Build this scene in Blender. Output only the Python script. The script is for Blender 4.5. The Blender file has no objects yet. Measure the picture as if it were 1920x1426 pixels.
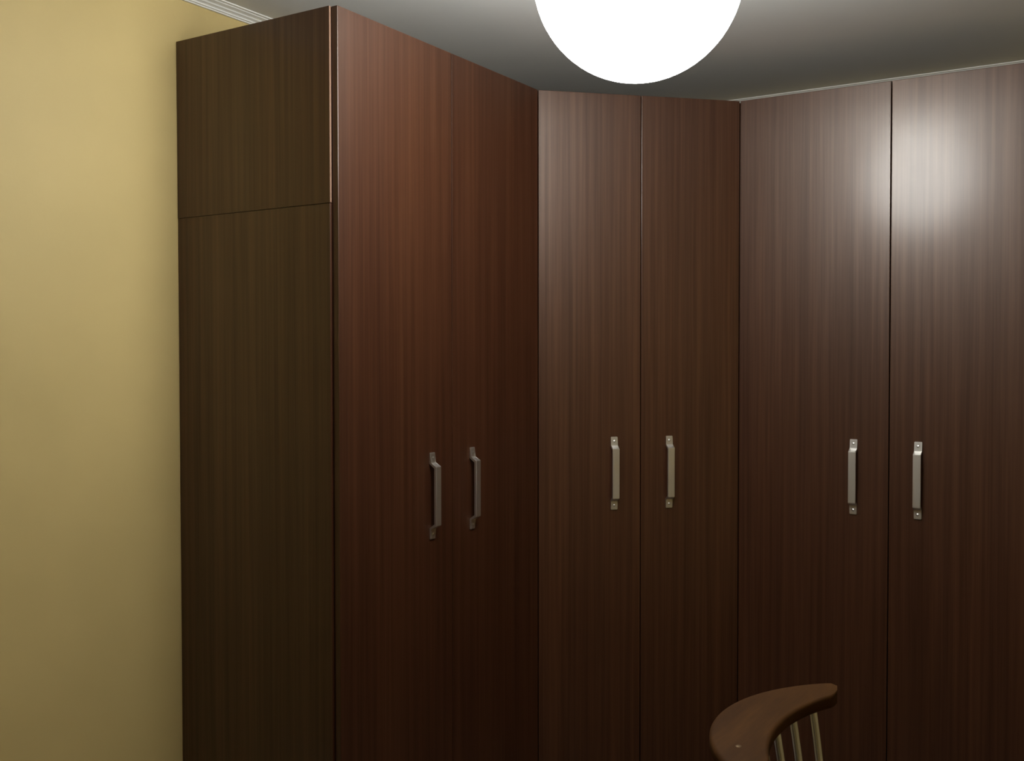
import bpy, bmesh, math, random
from mathutils import Vector, Matrix

# ------------------------------------------------------------------ camera, world, exposure
S = bpy.context.scene
COL = S.collection
F_PX, IMG_W = 1950.66, 1920.0
YAW, PITCH, ROLL = -0.5599, -0.0243, -0.001
CAM = Vector((2.4029, -4.1593, 1.5045))
fw = Vector((math.sin(YAW)*math.cos(PITCH), math.cos(YAW)*math.cos(PITCH), math.sin(PITCH)))
rt = Vector((math.cos(YAW), -math.sin(YAW), 0))
up = rt.cross(fw)
r2 = rt*math.cos(ROLL) + up*math.sin(ROLL)
u2 = -rt*math.sin(ROLL) + up*math.cos(ROLL)
cd = bpy.data.cameras.new('camera')
cam = bpy.data.objects.new('camera', cd); COL.objects.link(cam)
cd.sensor_fit = 'HORIZONTAL'; cd.sensor_width = 36.0; cd.lens = 36.0*F_PX/IMG_W
cd.clip_start = 0.02
m3 = Matrix((r2, u2, -fw)).transposed()
cam.matrix_world = Matrix.Translation(CAM) @ m3.to_4x4()
S.camera = cam

w = bpy.data.worlds.new('world'); S.world = w; w.use_nodes = True
w.node_tree.nodes['Background'].inputs['Color'].default_value = (0.01, 0.01, 0.012, 1)
w.node_tree.nodes['Background'].inputs['Strength'].default_value = 0.0
S.view_settings.view_transform = 'Standard'
S.view_settings.look = 'None'
S.view_settings.gamma = 1.0
S.view_settings.use_curve_mapping = False
S.view_settings.exposure = 0.0
LAMP_STRENGTH = 26.5          # the ceiling globe is the only light in the room
LAMP_COLOR = (0.985, 1.0, 0.975, 1)

# ------------------------------------------------------------------ measures (metres)
D = 0.6                       # wardrobe depth to the door fronts
CX, CY = 1.1234, 1.1157       # where the corner unit ends on either wall
WL = 0.5043                   # door width of the left run
WR = 0.5143                   # door width of the right run
TOP = 2.40
CEIL = 2.548
YL = -CY - 2*WL               # outer end of the left run
XR = CX + 2*WR                # outer end of the right run
ROOM_X, ROOM_Y = 3.7, -5.8
PLINTH = 0.045
DOOR_T = 0.02

# ------------------------------------------------------------------ material helpers
def new_mat(name):
    m = bpy.data.materials.new(name); m.use_nodes = True
    nt = m.node_tree; b = nt.nodes['Principled BSDF']
    return m, nt, b

def n(nt, t, **kw):
    x = nt.nodes.new(t)
    for k, v in kw.items(): setattr(x, k, v)
    return x

def paint(name, col, rough, bump_scale, bump, blot=0.04):
    m, nt, b = new_mat(name)
    tc = n(nt, 'ShaderNodeTexCoord')
    nz = n(nt, 'ShaderNodeTexNoise'); nz.inputs['Scale'].default_value = bump_scale; nz.inputs['Detail'].default_value = 5
    bp = n(nt, 'ShaderNodeBump'); bp.inputs['Strength'].default_value = bump; bp.inputs['Distance'].default_value = 0.002
    nt.links.new(tc.outputs['Object'], nz.inputs['Vector'])
    nt.links.new(nz.outputs['Fac'], bp.inputs['Height'])
    nt.links.new(bp.outputs['Normal'], b.inputs['Normal'])
    n2 = n(nt, 'ShaderNodeTexNoise'); n2.inputs['Scale'].default_value = 2.3; n2.inputs['Detail'].default_value = 3
    nt.links.new(tc.outputs['Object'], n2.inputs['Vector'])
    r = n(nt, 'ShaderNodeValToRGB')
    r.color_ramp.elements[0].color = (col[0]*(1-blot), col[1]*(1-blot), col[2]*(1-blot*1.3), 1)
    r.color_ramp.elements[1].color = (min(1, col[0]*(1+blot)), min(1, col[1]*(1+blot)), min(1, col[2]*(1+blot)), 1)
    r.color_ramp.elements[0].position = 0.35; r.color_ramp.elements[1].position = 0.65
    nt.links.new(n2.outputs['Fac'], r.inputs['Fac'])
    nt.links.new(r.outputs['Color'], b.inputs['Base Color'])
    b.inputs['Roughness'].default_value = rough
    return m

def wood(name, dark, mid, light, rough, grain=(38, 38, 1.1), spec=0.5, coat=0.0, tint=(1, 1, 1), sheen_var=0.0):
    """straight-grained veneer: noise stretched along the board's length"""
    m, nt, b = new_mat(name)
    tc = n(nt, 'ShaderNodeTexCoord'); oi = n(nt, 'ShaderNodeObjectInfo')
    mul = n(nt, 'ShaderNodeVectorMath', operation='SCALE'); mul.inputs[0].default_value = (7.3, 4.1, 11.7)
    nt.links.new(oi.outputs['Random'], mul.inputs['Scale'])
    add = n(nt, 'ShaderNodeVectorMath', operation='ADD')
    nt.links.new(tc.outputs['Object'], add.inputs[0]); nt.links.new(mul.outputs[0], add.inputs[1])
    def stretched(sc, detail, rgh):
        mp = n(nt, 'ShaderNodeMapping'); mp.inputs['Scale'].default_value = sc
        nz = n(nt, 'ShaderNodeTexNoise'); nz.inputs['Scale'].default_value = 1.0
        nz.inputs['Detail'].default_value = detail; nz.inputs['Roughness'].default_value = rgh
        nt.links.new(add.outputs[0], mp.inputs['Vector']); nt.links.new(mp.outputs[0], nz.inputs['Vector'])
        return nz
    g1 = stretched((grain[0], grain[1], grain[2]), 5, 0.6)
    g2 = stretched((grain[0]*5, grain[1]*5, grain[2]*3), 3, 0.6)
    g3 = stretched((grain[0]*0.18, grain[1]*0.18, grain[2]*0.5), 2, 0.5)
    a1 = n(nt, 'ShaderNodeMath', operation='MULTIPLY_ADD'); a1.inputs[1].default_value = 0.35
    nt.links.new(g2.outputs['Fac'], a1.inputs[0]); nt.links.new(g1.outputs['Fac'], a1.inputs[2])
    a2 = n(nt, 'ShaderNodeMath', operation='MULTIPLY_ADD'); a2.inputs[1].default_value = 0.6
    nt.links.new(g3.outputs['Fac'], a2.inputs[0]); nt.links.new(a1.outputs[0], a2.inputs[2])
    r = n(nt, 'ShaderNodeValToRGB')
    e = r.color_ramp.elements
    e[0].position = 0.68; e[0].color = (*dark, 1)
    e[1].position = 1.22; e[1].color = (*light, 1)
    k = e.new(0.95); k.color = (*mid, 1)
    dv = n(nt, 'ShaderNodeMath', operation='MULTIPLY'); dv.inputs[1].default_value = 0.75
    nt.links.new(a2.outputs[0], dv.inputs[0])
    for el, pos in zip(sorted(r.color_ramp.elements, key=lambda q: q.position), (0.52, 0.72, 0.92)): el.position = pos
    nt.links.new(dv.outputs[0], r.inputs['Fac'])
    nt.links.new(r.outputs['Color'], b.inputs['Base Color'])
    b.inputs['Roughness'].default_value = rough
    b.inputs['Specular IOR Level'].default_value = spec
    if sheen_var:            # the pores of the veneer take the varnish unevenly
        sv = n(nt, 'ShaderNodeMapRange'); sv.inputs['From Min'].default_value = 0.5; sv.inputs['From Max'].default_value = 0.85
        sv.inputs['To Min'].default_value = spec*(1-sheen_var); sv.inputs['To Max'].default_value = spec*(1+sheen_var)
        nt.links.new(a1.outputs[0], sv.inputs['Value']); nt.links.new(sv.outputs[0], b.inputs['Specular IOR Level'])
    b.inputs['Specular Tint'].default_value = (*tint, 1)
    b.inputs['Coat Weight'].default_value = coat
    b.inputs['Coat Roughness'].default_value = 0.2
    bp = n(nt, 'ShaderNodeBump'); bp.inputs['Strength'].default_value = 0.06; bp.inputs['Distance'].default_value = 0.0006
    nt.links.new(a1.outputs[0], bp.inputs['Height']); nt.links.new(bp.outputs['Normal'], b.inputs['Normal'])
    return m

def metal(name, col, rough, aniso=0.0):
    m, nt, b = new_mat(name)
    tc = n(nt, 'ShaderNodeTexCoord')
    mp = n(nt, 'ShaderNodeMapping'); mp.inputs['Scale'].default_value = (300, 300, 12)
    nz = n(nt, 'ShaderNodeTexNoise'); nz.inputs['Scale'].default_value = 1.0
    nt.links.new(tc.outputs['Object'], mp.inputs['Vector']); nt.links.new(mp.outputs[0], nz.inputs['Vector'])
    mr = n(nt, 'ShaderNodeMapRange'); mr.inputs['To Min'].default_value = rough*0.8; mr.inputs['To Max'].default_value = rough*1.25
    nt.links.new(nz.outputs['Fac'], mr.inputs['Value']); nt.links.new(mr.outputs[0], b.inputs['Roughness'])
    b.inputs['Base Color'].default_value = (*col, 1); b.inputs['Metallic'].default_value = 1.0
    return m

M_WALL = paint('yellow_wall_paint', (0.555, 0.425, 0.175), 0.6, 90, 0.12)
M_CEIL = paint('ceiling_paint', (0.86, 0.86, 0.83), 0.75, 120, 0.1, 0.02)
M_TRIM = paint('white_moulding_paint', (0.80, 0.79, 0.74), 0.45, 60, 0.03, 0.01)
M_DOOR = wood('mahogany_veneer', (0.030, 0.0082, 0.0028), (0.044, 0.0130, 0.0044), (0.062, 0.0200, 0.0068), 0.43, grain=(60, 60, 0.8), spec=0.65, coat=0.4, tint=(1.0, 0.85, 0.74), sheen_var=0.16)
M_SIDE = M_DOOR      # the same veneer; the panel is darker or lighter only by the light it gets
M_EDGE = wood('pale_edge_banding', (0.14, 0.080, 0.052), (0.18, 0.105, 0.07), (0.22, 0.13, 0.09), 0.5, spec=0.3)
M_CARC = M_DOOR
M_NICKEL = metal('brushed_nickel', (0.78, 0.76, 0.73), 0.4)
M_CHROME = metal('chrome', (0.60, 0.62, 0.70), 0.18)
M_SCREW = metal('dull_screw', (0.10, 0.065, 0.035), 0.6)
M_CHAIR = wood('chair_beech_stained', (0.038, 0.0135, 0.0022), (0.054, 0.0205, 0.0034), (0.074, 0.029, 0.0050), 0.75, spec=0.1, grain=(30, 4, 30))
M_FLOOR = wood('floor_laminate', (0.045, 0.022, 0.011), (0.06, 0.030, 0.015), (0.08, 0.041, 0.020), 0.5, grain=(2, 30, 30))

def lamp_mat():
    m, nt, b = new_mat('lit_opal_glass')
    b.inputs['Base Color'].default_value = (0.9, 0.9, 0.88, 1)
    b.inputs['Roughness'].default_value = 0.3
    b.inputs['Emission Color'].default_value = LAMP_COLOR
    b.inputs['Emission Strength'].default_value = LAMP_STRENGTH
    return m
M_LAMP = lamp_mat()

# ------------------------------------------------------------------ mesh helpers
def add_box(bm, lo, hi):
    vs = [bm.verts.new((x, y, z)) for x in (lo[0], hi[0]) for y in (lo[1], hi[1]) for z in (lo[2], hi[2])]
    for q in ((0,1,3,2), (4,6,7,5), (0,4,5,1), (2,3,7,6), (0,2,6,4), (1,5,7,3)):
        bm.faces.new([vs[i] for i in q])

def add_prism(bm, pts, z0, z1):
    a = [bm.verts.new((p[0], p[1], z0)) for p in pts]; b = [bm.verts.new((p[0], p[1], z1)) for p in pts]
    k = len(pts)
    bm.faces.new(a[::-1]); bm.faces.new(b)
    for i in range(k): bm.faces.new((a[i], a[(i+1) % k], b[(i+1) % k], b[i]))

def add_tube(bm, path, r, seg=16, caps=True):
    rings = []
    for i, p in enumerate(path):
        p = Vector(p)
        t = (Vector(path[min(i+1, len(path)-1)]) - Vector(path[max(i-1, 0)])).normalized()
        a = Vector((0, 0, 1)) if abs(t.z) < 0.9 else Vector((1, 0, 0))
        s = t.cross(a).normalized(); q = t.cross(s)
        rings.append([bm.verts.new(p + (s*math.cos(x) + q*math.sin(x))*r) for x in [2*math.pi*j/seg for j in range(seg)]])
    for A, B in zip(rings, rings[1:]):
        for j in range(seg): bm.faces.new((A[j], A[(j+1) % seg], B[(j+1) % seg], B[j]))
    if caps: bm.faces.new(rings[0][::-1]); bm.faces.new(rings[-1])

def add_lathe(bm, prof, seg=48, c=(0, 0, 0)):
    rings = []
    for r, z in prof:
        if r < 1e-6: rings.append([bm.verts.new((c[0], c[1], c[2]+z))])
        else: rings.append([bm.verts.new((c[0]+r*math.cos(2*math.pi*j/seg), c[1]+r*math.sin(2*math.pi*j/seg), c[2]+z)) for j in range(seg)])
    for A, B in zip(rings, rings[1:]):
        for j in range(seg):
            a0, a1 = A[j % len(A)], A[(j+1) % len(A)]; b0, b1 = B[j % len(B)], B[(j+1) % len(B)]
            f = [a0, a1, b1, b0]; u = []
            for v in f:
                if v not in u: u.append(v)
            if len(u) > 2: bm.faces.new(u)

def obj(name, bm, mat, parent=None, bevel=0.0, smooth=False, seg=2):
    if bevel:
        bmesh.ops.bevel(bm, geom=list(bm.edges), offset=bevel, segments=seg, profile=0.5, affect='EDGES', clamp_overlap=True)
    bmesh.ops.recalc_face_normals(bm, faces=list(bm.faces))
    me = bpy.data.meshes.new(name); bm.to_mesh(me); bm.free()
    me.materials.append(mat)
    if smooth:
        for p in me.polygons: p.use_smooth = True
        me.set_sharp_from_angle(angle=math.radians(40))
    o = bpy.data.objects.new(name, me); COL.objects.link(o)
    if parent: o.parent = parent
    return o

def box_obj(name, lo, hi, mat, parent=None, bevel=0.0):
    bm = bmesh.new(); add_box(bm, lo, hi); return obj(name, bm, mat, parent, bevel)

def thing(name, loc, rotz, label, cat, group=None):
    o = bpy.data.objects.new(name, None); COL.objects.link(o)
    o.location = loc; o.rotation_euler = (0, 0, rotz)
    o['label'] = label; o['category'] = cat
    if group: o['group'] = group
    return o

def struct(o, label, cat):
    o['kind'] = 'structure'; o['label'] = label; o['category'] = cat
    return o

# ------------------------------------------------------------------ the room
T = 0.12
struct(box_obj('floor', (-T, ROOM_Y-T, -0.1), (ROOM_X+T, T, 0), M_FLOOR), 'dark brown wooden floor under the wardrobes and chair', 'floor')
struct(box_obj('ceiling', (-T, ROOM_Y-T, CEIL), (ROOM_X+T, T, CEIL+0.1), M_CEIL), 'plain off-white painted ceiling above the wardrobes', 'ceiling')
struct(box_obj('wall_left', (-T, ROOM_Y-T, 0), (0, T, CEIL), M_WALL), 'pale yellow painted wall that the side panel stands against', 'wall')
struct(box_obj('wall_back', (0, 0, 0), (ROOM_X, T, CEIL), M_WALL), 'yellow painted wall behind the corner and wide-door wardrobes', 'wall')
struct(box_obj('wall_right', (ROOM_X, ROOM_Y-T, 0), (ROOM_X+T, T, CEIL), M_WALL), 'yellow painted wall facing the left run of wardrobe', 'wall')
struct(box_obj('wall_front', (0, ROOM_Y-T, 0), (ROOM_X, ROOM_Y, CEIL), M_WALL), 'yellow painted wall facing the wide-door wardrobe', 'wall')

# crown moulding: stepped profile (distance from wall, drop from ceiling), mitred round the room
PROF = [(0.0, 0.0), (0.056, 0.0), (0.056, 0.0045), (0.047, 0.0065), (0.045, 0.010), (0.040, 0.011),
        (0.031, 0.0145), (0.0275, 0.020), (0.0225, 0.021), (0.0165, 0.0245), (0.0155, 0.030), (0.010, 0.031), (0.008, 0.036), (0.0, 0.036)]
PROF = [(d*0.86, h*0.68) for d, h in PROF]
def moulding(name, a, b, nrm, label):
    bm = bmesh.new(); a = Vector(a); b = Vector(b); nrm = Vector(nrm); t = (b-a).normalized()
    A, B = [], []
    for d, h in PROF:
        A.append(bm.verts.new((*(a + nrm*d + t*d), CEIL-h))); B.append(bm.verts.new((*(b + nrm*d - t*d), CEIL-h)))
    k = len(PROF)
    bm.faces.new(A); bm.faces.new(B[::-1])
    for i in range(k): bm.faces.new((A[i], B[i], B[(i+1) % k], A[(i+1) % k]))
    return struct(obj(name, bm, M_TRIM), label, 'moulding')
moulding('trim_1', (0, ROOM_Y), (0, 0), (1, 0), 'white stepped crown moulding where yellow wall meets ceiling')
moulding('trim_2', (0, 0), (ROOM_X, 0), (0, -1), 'white crown moulding showing as thin line above wide-door wardrobe')
moulding('trim_3', (ROOM_X, 0), (ROOM_X, ROOM_Y), (-1, 0), 'white crown moulding on the wall facing the left run of wardrobe')
moulding('trim_4', (ROOM_X, ROOM_Y), (0, ROOM_Y), (0, 1), 'white crown moulding on the wall facing the wide-door wardrobe')
struct(box_obj('baseboard_left', (0, ROOM_Y, 0), (0.014, YL-0.02, 0.08), M_TRIM, bevel=0.003), 'white baseboard along the yellow wall beside the wardrobe', 'baseboard')

# ------------------------------------------------------------------ door handle: flat feet, bevelled shoulders, raised bar
H_TOP, H_LEN, H_W = 1.222, 0.252, 0.024
def handle_mesh():
    L, so, t = H_LEN/2, 0.027, 0.007
    out = [(-L, 0), (-L, 0.0055), (-L+0.030, 0.0065), (-L+0.040, so), (L-0.040, so), (L-0.030, 0.0065), (L, 0.0055), (L, 0),
           (L-0.026, 0), (L-0.026-0.0065, 0.0), (L-0.0445, so-t), (-L+0.0445, so-t), (-L+0.0325, 0), (-L+0.026, 0)]
    pr = [out[i] for i in range(len(out)) if i not in (8, 13)]
    bm = bmesh.new()
    A = [bm.verts.new((-H_W/2, -d, z)) for z, d in pr]; B = [bm.verts.new((H_W/2, -d, z)) for z, d in pr]
    k = len(pr)
    # side faces as quads between matching outer / inner points keep the arch clean
    bm.faces.new(A); bm.faces.new(B[::-1])
    for i in range(k): bm.faces.new((A[i], B[i], B[(i+1) % k], A[(i+1) % k]))
    bmesh.ops.bevel(bm, geom=[e for e in bm.edges], offset=0.0012, segments=2, affect='EDGES', clamp_overlap=True)
    # screw-head dimples on the two feet
    for s in (-1, 1):
        zc = s*(L-0.015)
        ring = [bm.verts.new((0.0045*math.cos(2*math.pi*j/14), -0.0064, zc+0.0045*math.sin(2*math.pi*j/14))) for j in range(14)]
        top = bm.verts.new((0, -0.0082, zc))
        for j in range(14): bm.faces.new((ring[j], ring[(j+1) % 14], top))
    bmesh.ops.recalc_face_normals(bm, faces=list(bm.faces))
    me = bpy.data.meshes.new('handle'); bm.to_mesh(me); bm.free(); me.materials.append(M_NICKEL)
    return me
HANDLE = handle_mesh()

def door(parent, x0, x1, handle_x):
    """a full-height door in unit space: front plane y=0, outwards is -y, x runs along the front"""
    g = 0.0016
    wd = (x1-x0) - 2*g
    bm = bmesh.new(); add_box(bm, (-wd/2, 0, PLINTH+0.004), (wd/2, DOOR_T, TOP))
    d = obj('door', bm, M_DOOR, parent, bevel=0.0014)
    d.location = ((x0+x1)/2, 0, 0)
    h = bpy.data.objects.new('handle', HANDLE); COL.objects.link(h); h.parent = d
    h.location = (handle_x - (x0+x1)/2, 0.0003, H_TOP - H_LEN/2)
    h['label'] = 'brushed nickel bar handle'
    return d

def carcass(parent, x0, x1, depth, left=True, right=True):
    b = 0.018; y0, y1 = DOOR_T+0.0015, depth
    for ok, a in ((left, x0), (right, x1-b)):
        if ok: box_obj('side_board', (a, y0, 0), (a+b, y1, TOP-0.002), M_SIDE if a > x0 and left else M_CARC, parent)
    i0, i1 = x0+(b if left else 0.001), x1-(b if right else 0.001)
    box_obj('top_board', (i0, y0, TOP-0.02), (i1, y1, TOP-0.002), M_CARC, parent)
    box_obj('bottom_board', (i0, y0, PLINTH), (i1, y1, PLINTH+b), M_CARC, parent)
    box_obj('back_board', (i0, y1-0.006, PLINTH+b), (i1, y1, TOP-0.02), M_CARC, parent)
    box_obj('plinth', (i0, y0+0.03, 0), (i1, y0+0.045, PLINTH), M_CARC, parent)

# left run: fronts face +x.  unit x axis -> world +y (rotz 90 deg), unit y axis -> world -x
lw = thing('wardrobe', (D, YL, 0), math.pi/2, 'tall dark mahogany two-door wardrobe with exposed side panel against yellow wall', 'wardrobe')
door(lw, 0.0, WL, YL*-1 - 1.7245)
door(lw, WL, 2*WL, YL*-1 - 1.5182)
carcass(lw, 0.012, 2*WL-0.001, D-0.002, left=False)
JOINT = 1.897
y0 = DOOR_T+0.0015
lo_p = box_obj('lower_side_panel', (-0.0058, y0, 0), (0.013, D-0.001, JOINT-0.0003), M_SIDE, lw, bevel=0.0007)
up_p = box_obj('upper_side_panel', (-0.007, y0, JOINT+0.0003), (0.013, D-0.001, TOP), M_SIDE, lw, bevel=0.0007)
bm = bmesh.new(); add_box(bm, (-0.0068, y0-0.0012, JOINT+0.002), (-0.0005, y0+0.0002, TOP-0.001))
eb = obj('edge_band', bm, M_EDGE, up_p); eb['label'] = 'pale edge banding'

# corner unit: fronts on the diagonal
A = Vector((D, -CY, 0)); B = Vector((CX, -D, 0)); dl = (B-A).length
ang = math.atan2(B.y-A.y, B.x-A.x)
cw = thing('corner_wardrobe', A, ang, 'diagonal corner wardrobe with two narrow mahogany doors between the straight wardrobes', 'wardrobe')
door(cw, 0.0, dl/2, 0.2700)
door(cw, dl/2, dl, 0.4714)
inv = Matrix.Rotation(-ang, 3, 'Z')
foot = [(0.002, -CY+0.002), (D-0.024, -CY+0.002), (CX-0.002, -D+0.024), (CX-0.002, -0.002), (0.002, -0.002)]
def corner_pts(sh=0.0):
    return [tuple((inv @ (Vector((x, y, 0)) - A)).xy) for x, y in foot]
P5 = corner_pts()
for nm, z0, z1 in (('bottom_board', PLINTH, PLINTH+0.018), ('top_board', TOP-0.02, TOP-0.002)):
    bm = bmesh.new(); add_prism(bm, P5, z0, z1); obj(nm, bm, M_CARC, cw)
def slab(name, a, b, t, z0, z1, mat):
    a = Vector(a); b = Vector(b); d = (b-a).normalized(); q = Vector((-d.y, d.x))*t
    bm = bmesh.new(); add_prism(bm, [a, b, b+q, a+q], z0, z1); return obj(name, bm, mat, cw)
zc0, zc1 = PLINTH+0.018, TOP-0.02
slab('side_board', P5[0], P5[1], 0.016, zc0, zc1, M_CARC)
slab('side_board', P5[2], P5[3], 0.016, zc0, zc1, M_CARC)
slab('back_board', P5[3], P5[4], 0.006, zc0, zc1, M_CARC)
slab('back_board', P5[4], P5[0], 0.006, zc0, zc1, M_CARC)
slab('plinth', Vector(P5[1])+Vector((0.03, 0.03)), Vector(P5[2])+Vector((-0.03, 0.03)), 0.015, 0, PLINTH, M_CARC)
# slim jamb strip behind each pair of edges where the diagonal meets the straight runs
box_obj('door_stop', (dl/2-0.02, DOOR_T+0.002, zc0), (dl/2+0.02, DOOR_T+0.016, zc1), M_CARC, cw)

# right run: fronts face -y
rw = thing('wardrobe', (CX, -D, 0), 0.0, 'glossy two-door mahogany wardrobe with wide doors reflecting the ceiling lamp', 'wardrobe')
door(rw, 0.0, WR, 1.5246-CX)
door(rw, WR, 2*WR, 1.7299-CX)
carcass(rw, 0.001, 2*WR, D-0.002)

# ------------------------------------------------------------------ ceiling lamp: opal globe under a white canopy
LX, LY, LZ, LR = 1.44, -2.115, 2.318, 0.225
lamp = thing('ceiling_lamp', (LX, LY, CEIL), 0, 'bright white glowing globe ceiling lamp hanging in front of the corner wardrobe', 'lamp')
dz = LZ - CEIL
bm = bmesh.new()
add_lathe(bm, [(LR*math.sin(math.pi*i/40), dz - LR*math.cos(math.pi*i/40)) for i in range(39)], 64)
obj('globe', bm, M_LAMP, lamp, smooth=True)
bm = bmesh.new()
add_lathe(bm, [(0, 0), (0.075, 0), (0.078, -0.004), (0.074, -0.018), (0.05, -0.026), (0.046, -0.034), (0, -0.034)], 48)
obj('canopy', bm, M_TRIM, lamp, smooth=True)

# ------------------------------------------------------------------ chair with crescent back rail and chrome spindles
CHY = -2.614; RZ = 0.95
ch = thing('dining_chair', (2.12, CHY, 0), 0.0, 'brown wooden chair with crescent top rail and chrome spindles before the wide-door wardrobe', 'chair')
ox = -2.12
def rail_section(s):
    """s in [-1,1] along the rail -> outer and inner plan points (chair space)"""
    ao = math.radians(180 - 53*s); ai = math.radians(180 - 25.5*s)
    o = Vector((2.1156+ox + 0.2933*math.cos(ao), 0.2933*math.sin(ao), 0))
    i = Vector((2.309+ox + 0.391*math.cos(ai), 0.391*math.sin(ai), 0))
    return o, i
bm = bmesh.new(); rings = []; NS = 48
th, rr = 0.022, 0.007
for k in range(NS+1):
    s = -1 + 2*k/NS
    o, i = rail_section(s)
    # rounded ends: pull both edges towards the middle near the tips
    e = max(0.0, (abs(s)-0.93)/0.07); q = 0.5*(1-math.sqrt(max(0.0, 1-e*e*0.75)))
    o, i = o.lerp(i, q), i.lerp(o, q)
    d = (i-o).normalized()
    ring = []
    for (base, sg) in ((o, 1), (i, -1)):
        pts = []
        for j in range(5):
            a = math.pi/2*j/4
            pts.append((rr*(1-math.sin(a)), rr*(1-math.cos(a))))
        # (inset, depth from top); top corner then bottom corner
        topc = [base + d*sg*(rr*(1-math.sin(math.pi/2*j/4))) + Vector((0, 0, -rr*(1-math.cos(math.pi/2*j/4)))) for j in range(5)]
        botc = [base + d*sg*(rr*(1-math.cos(math.pi/2*j/4))) + Vector((0, 0, -th+rr*(1-math.sin(math.pi/2*j/4)))) for j in range(5)]
        ring.append([v + Vector((0, 0, RZ)) for v in topc + botc])
    loop = ring[0] + ring[1][::-1]
    rings.append([bm.verts.new(v) for v in loop])
m_ = len(rings[0])
for P, Q in zip(rings, rings[1:]):
    for j in range(m_): bm.faces.new((P[j], P[(j+1) % m_], Q[(j+1) % m_], Q[j]))
bm.faces.new(rings[0][::-1]); bm.faces.new(rings[-1])
bmesh.ops.remove_doubles(bm, verts=list(bm.verts), dist=1e-5)
rail = obj('top_rail', bm, M_CHAIR, ch, smooth=True)
for s in (-1,):
    o, i = rail_section(0.62*s); c = o.lerp(i, 0.45)
    bm = bmesh.new(); add_lathe(bm, [(0.0, 0.0012), (0.003, 0.001), (0.0052, -0.0004), (0.0052, -0.002), (0, -0.002)], 18, (c.x, c.y, RZ))
    obj('screw', bm, M_SCREW, rail, smooth=True)
SEAT_Z = 0.46
for a in (-22.5, -15, -7.5, 0, 7.5, 15, 22.5):
    t = math.radians(180-a)
    p0 = Vector((2.309+ox+0.425*math.cos(t), 0.425*math.sin(t), RZ-th+0.004))
    p1 = Vector((2.309+ox-0.04+0.335*math.cos(t), 0.31*math.sin(t), SEAT_Z-0.005))
    bm = bmesh.new()
    pts = []
    for k in range(9):
        f = k/8; p = p0.lerp(p1, f); p.x += 0.012*math.sin(math.pi*f); pts.append(p)
    add_tube(bm, pts, 0.0065, 14); obj('spindle', bm, M_CHROME, ch, smooth=True)
# seat, legs and foot ring (below the picture's edge)
bm = bmesh.new()
prof = [(0, -0.030), (0.185, -0.030), (0.205, -0.022), (0.212, -0.010), (0.206, -0.001), (0.190, 0.001), (0.15, -0.004), (0, -0.008)]
add_lathe(bm, prof, 56, (0.0, 0, SEAT_Z+0.004)); obj('seat', bm, M_CHAIR, ch, smooth=True)
for sx in (-1, 1):
    for sy in (-1, 1):
        bm = bmesh.new()
        add_tube(bm, [(sx*0.12, sy*0.12, SEAT_Z-0.026), (sx*0.15, sy*0.15, SEAT_Z-0.2), (sx*0.18, sy*0.18, 0.0)], 0.011, 16)
        obj('leg', bm, M_CHROME, ch, smooth=True)
bm = bmesh.new()
rg = [(0.222*math.cos(2*math.pi*j/48), 0.222*math.sin(2*math.pi*j/48), 0.21) for j in range(49)]
add_tube(bm, rg, 0.008, 12, caps=False); obj('foot_ring', bm, M_CHROME, ch, smooth=True)
